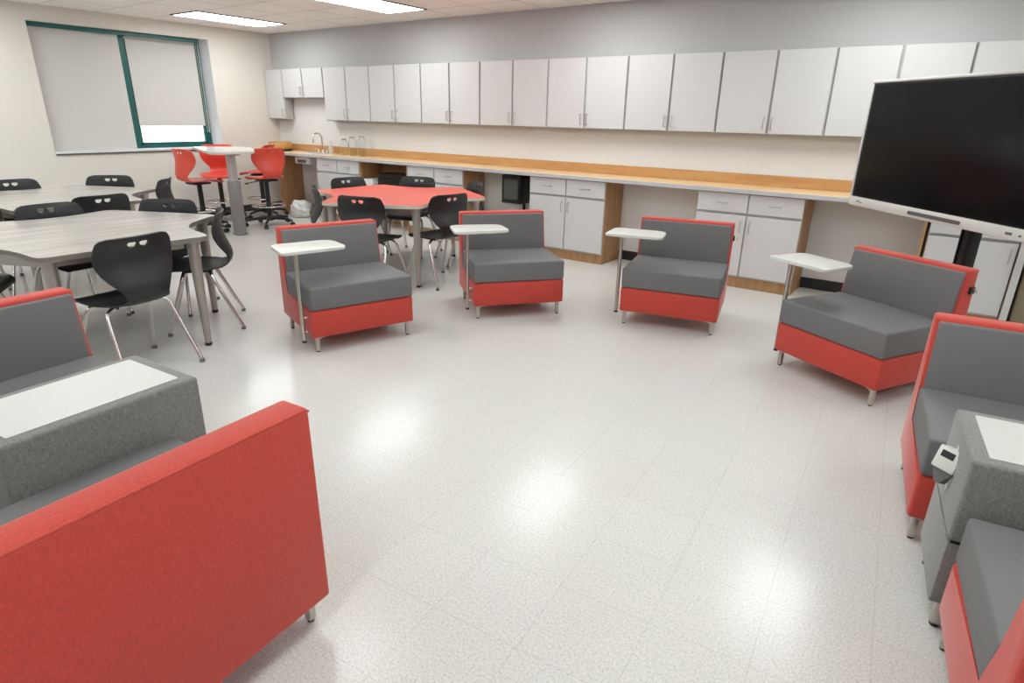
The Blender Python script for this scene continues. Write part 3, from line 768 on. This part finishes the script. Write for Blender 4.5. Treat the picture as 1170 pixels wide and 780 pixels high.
for i, (x, y, phi, l) in enumerate([(-7.85, 4.20, 92, 'red swivel stool left of the tall table, showing its back'),
                                    (-8.45, 4.82, -38, 'red swivel stool behind the tall table, facing the camera'),
                                    (-7.62, 5.0, 172, 'red swivel stool right of the tall table, showing its back'),
                                    (-8.35, 5.40, 215, 'red swivel stool mostly hidden behind the right stool')]):
    o = st0 if i == 0 else dup(st0)
    o['label'] = l; o.location = (x, y, 0); o.rotation_euler = (0, 0, R(phi - 90))

# ------------------------------------------------------------------ large screen on its stand
TW, TH = 1.62, .825
tv = thing('display_screen', 'large black touch display in silver-white frame on a rolling stand', 'screen', (-.638, 5.11, 0), R(-48))
Z0 = .928
bm = BM(); b_ = .018
box(bm, 0, TW, 0, .06, Z0, Z0 + .062, .006, 2); box(bm, 0, TW, 0, .06, Z0 + TH - b_, Z0 + TH, .006, 2)
box(bm, 0, b_, 0, .06, Z0 + .03, Z0 + TH - .01, .006, 2); box(bm, TW - b_, TW, 0, .06, Z0 + .03, Z0 + TH - .01, .006, 2)
box(bm, .01, TW - .01, .03, .075, Z0 + .01, Z0 + TH - .01, .01, 2)
fr_ = put('screen_frame', bm, MT['bezel'], tv, 40)
bm = BM(); box(bm, b_ - .002, TW - b_ + .002, .008, .03, Z0 + .055, Z0 + TH - b_ + .002); put('screen_border', bm, MT['screenedge'], tv)
bm = BM(); box(bm, b_ + .022, TW - b_ - .022, .006, .0085, Z0 + .072, Z0 + TH - b_ - .012); put('screen_glass', bm, MT['screen'], tv)
bm = BM(); extr(bm, round_poly([(.60, Z0 + .018), (1.02, Z0 + .018), (1.02, Z0 + .040), (.60, Z0 + .040)], .010), 'y', -.003, .002); put('speaker_bar', bm, MT['darkgrey'], fr_)
bm = BM()
for x, z, w_, h_ in ((.085, .028, .012, .006), (.100, .030, .010, .014), (.114, .028, .008, .008), (.126, .026, .012, .006), (.140, .026, .008, .006)): box(bm, x, x + w_, -.0015, .002, Z0 + z, Z0 + z + h_)
put('small_logo', bm, MT['darkgrey'], fr_)
bm = BM(); box(bm, 1.32, 1.36, -.003, .002, Z0 + .022, Z0 + .036, .001, 1); box(bm, 1.40, 1.415, -.003, .002, Z0 + .022, Z0 + .032, .001, 1); put('port_panel', bm, MT['darkgrey'], fr_)
# stand
bm = BM(); box(bm, .78, .88, .25, .30, .10, 1.55, .006, 2); box(bm, .78, .788, .243, .25, .1, 1.5); box(bm, .872, .88, .243, .25, .1, 1.5); box(bm, .84, .843, .247, .251, .12, 1.5)
pole = put('stand_column', bm, MT['blackgloss'], tv, 40)
bm = BM(); box(bm, .45, 1.21, .10, .24, 1.15, 1.19, .004, 1); box(bm, .45, 1.21, .10, .24, 1.45, 1.49, .004, 1)
for x in (.47, 1.15): box(bm, x, x + .04, .075, .12, 1.0, 1.60, .003, 1)
put('mount_bracket', bm, MT['blackgloss'], tv)
bm = BM()
box(bm, .80, .86, .05, .62, .07, .12, .01, 2); box(bm, .40, 1.26, .55, .61, .07, .12, .01, 2); box(bm, .50, 1.16, .04, .10, .07, .12, .01, 2)
put('stand_base', bm, MT['blackgloss'], tv, 40)
for x, y in ((.42, .58), (1.24, .58), (.52, .07), (1.14, .07)):
    bm = BM(); tube(bm, [(x - .015, y, .0355), (x + .015, y, .0355)], .0345, 18); box(bm, x - .01, x + .01, y - .01, y + .01, .05, .075); put('caster', bm, MT['blackgloss'], tv, 40)
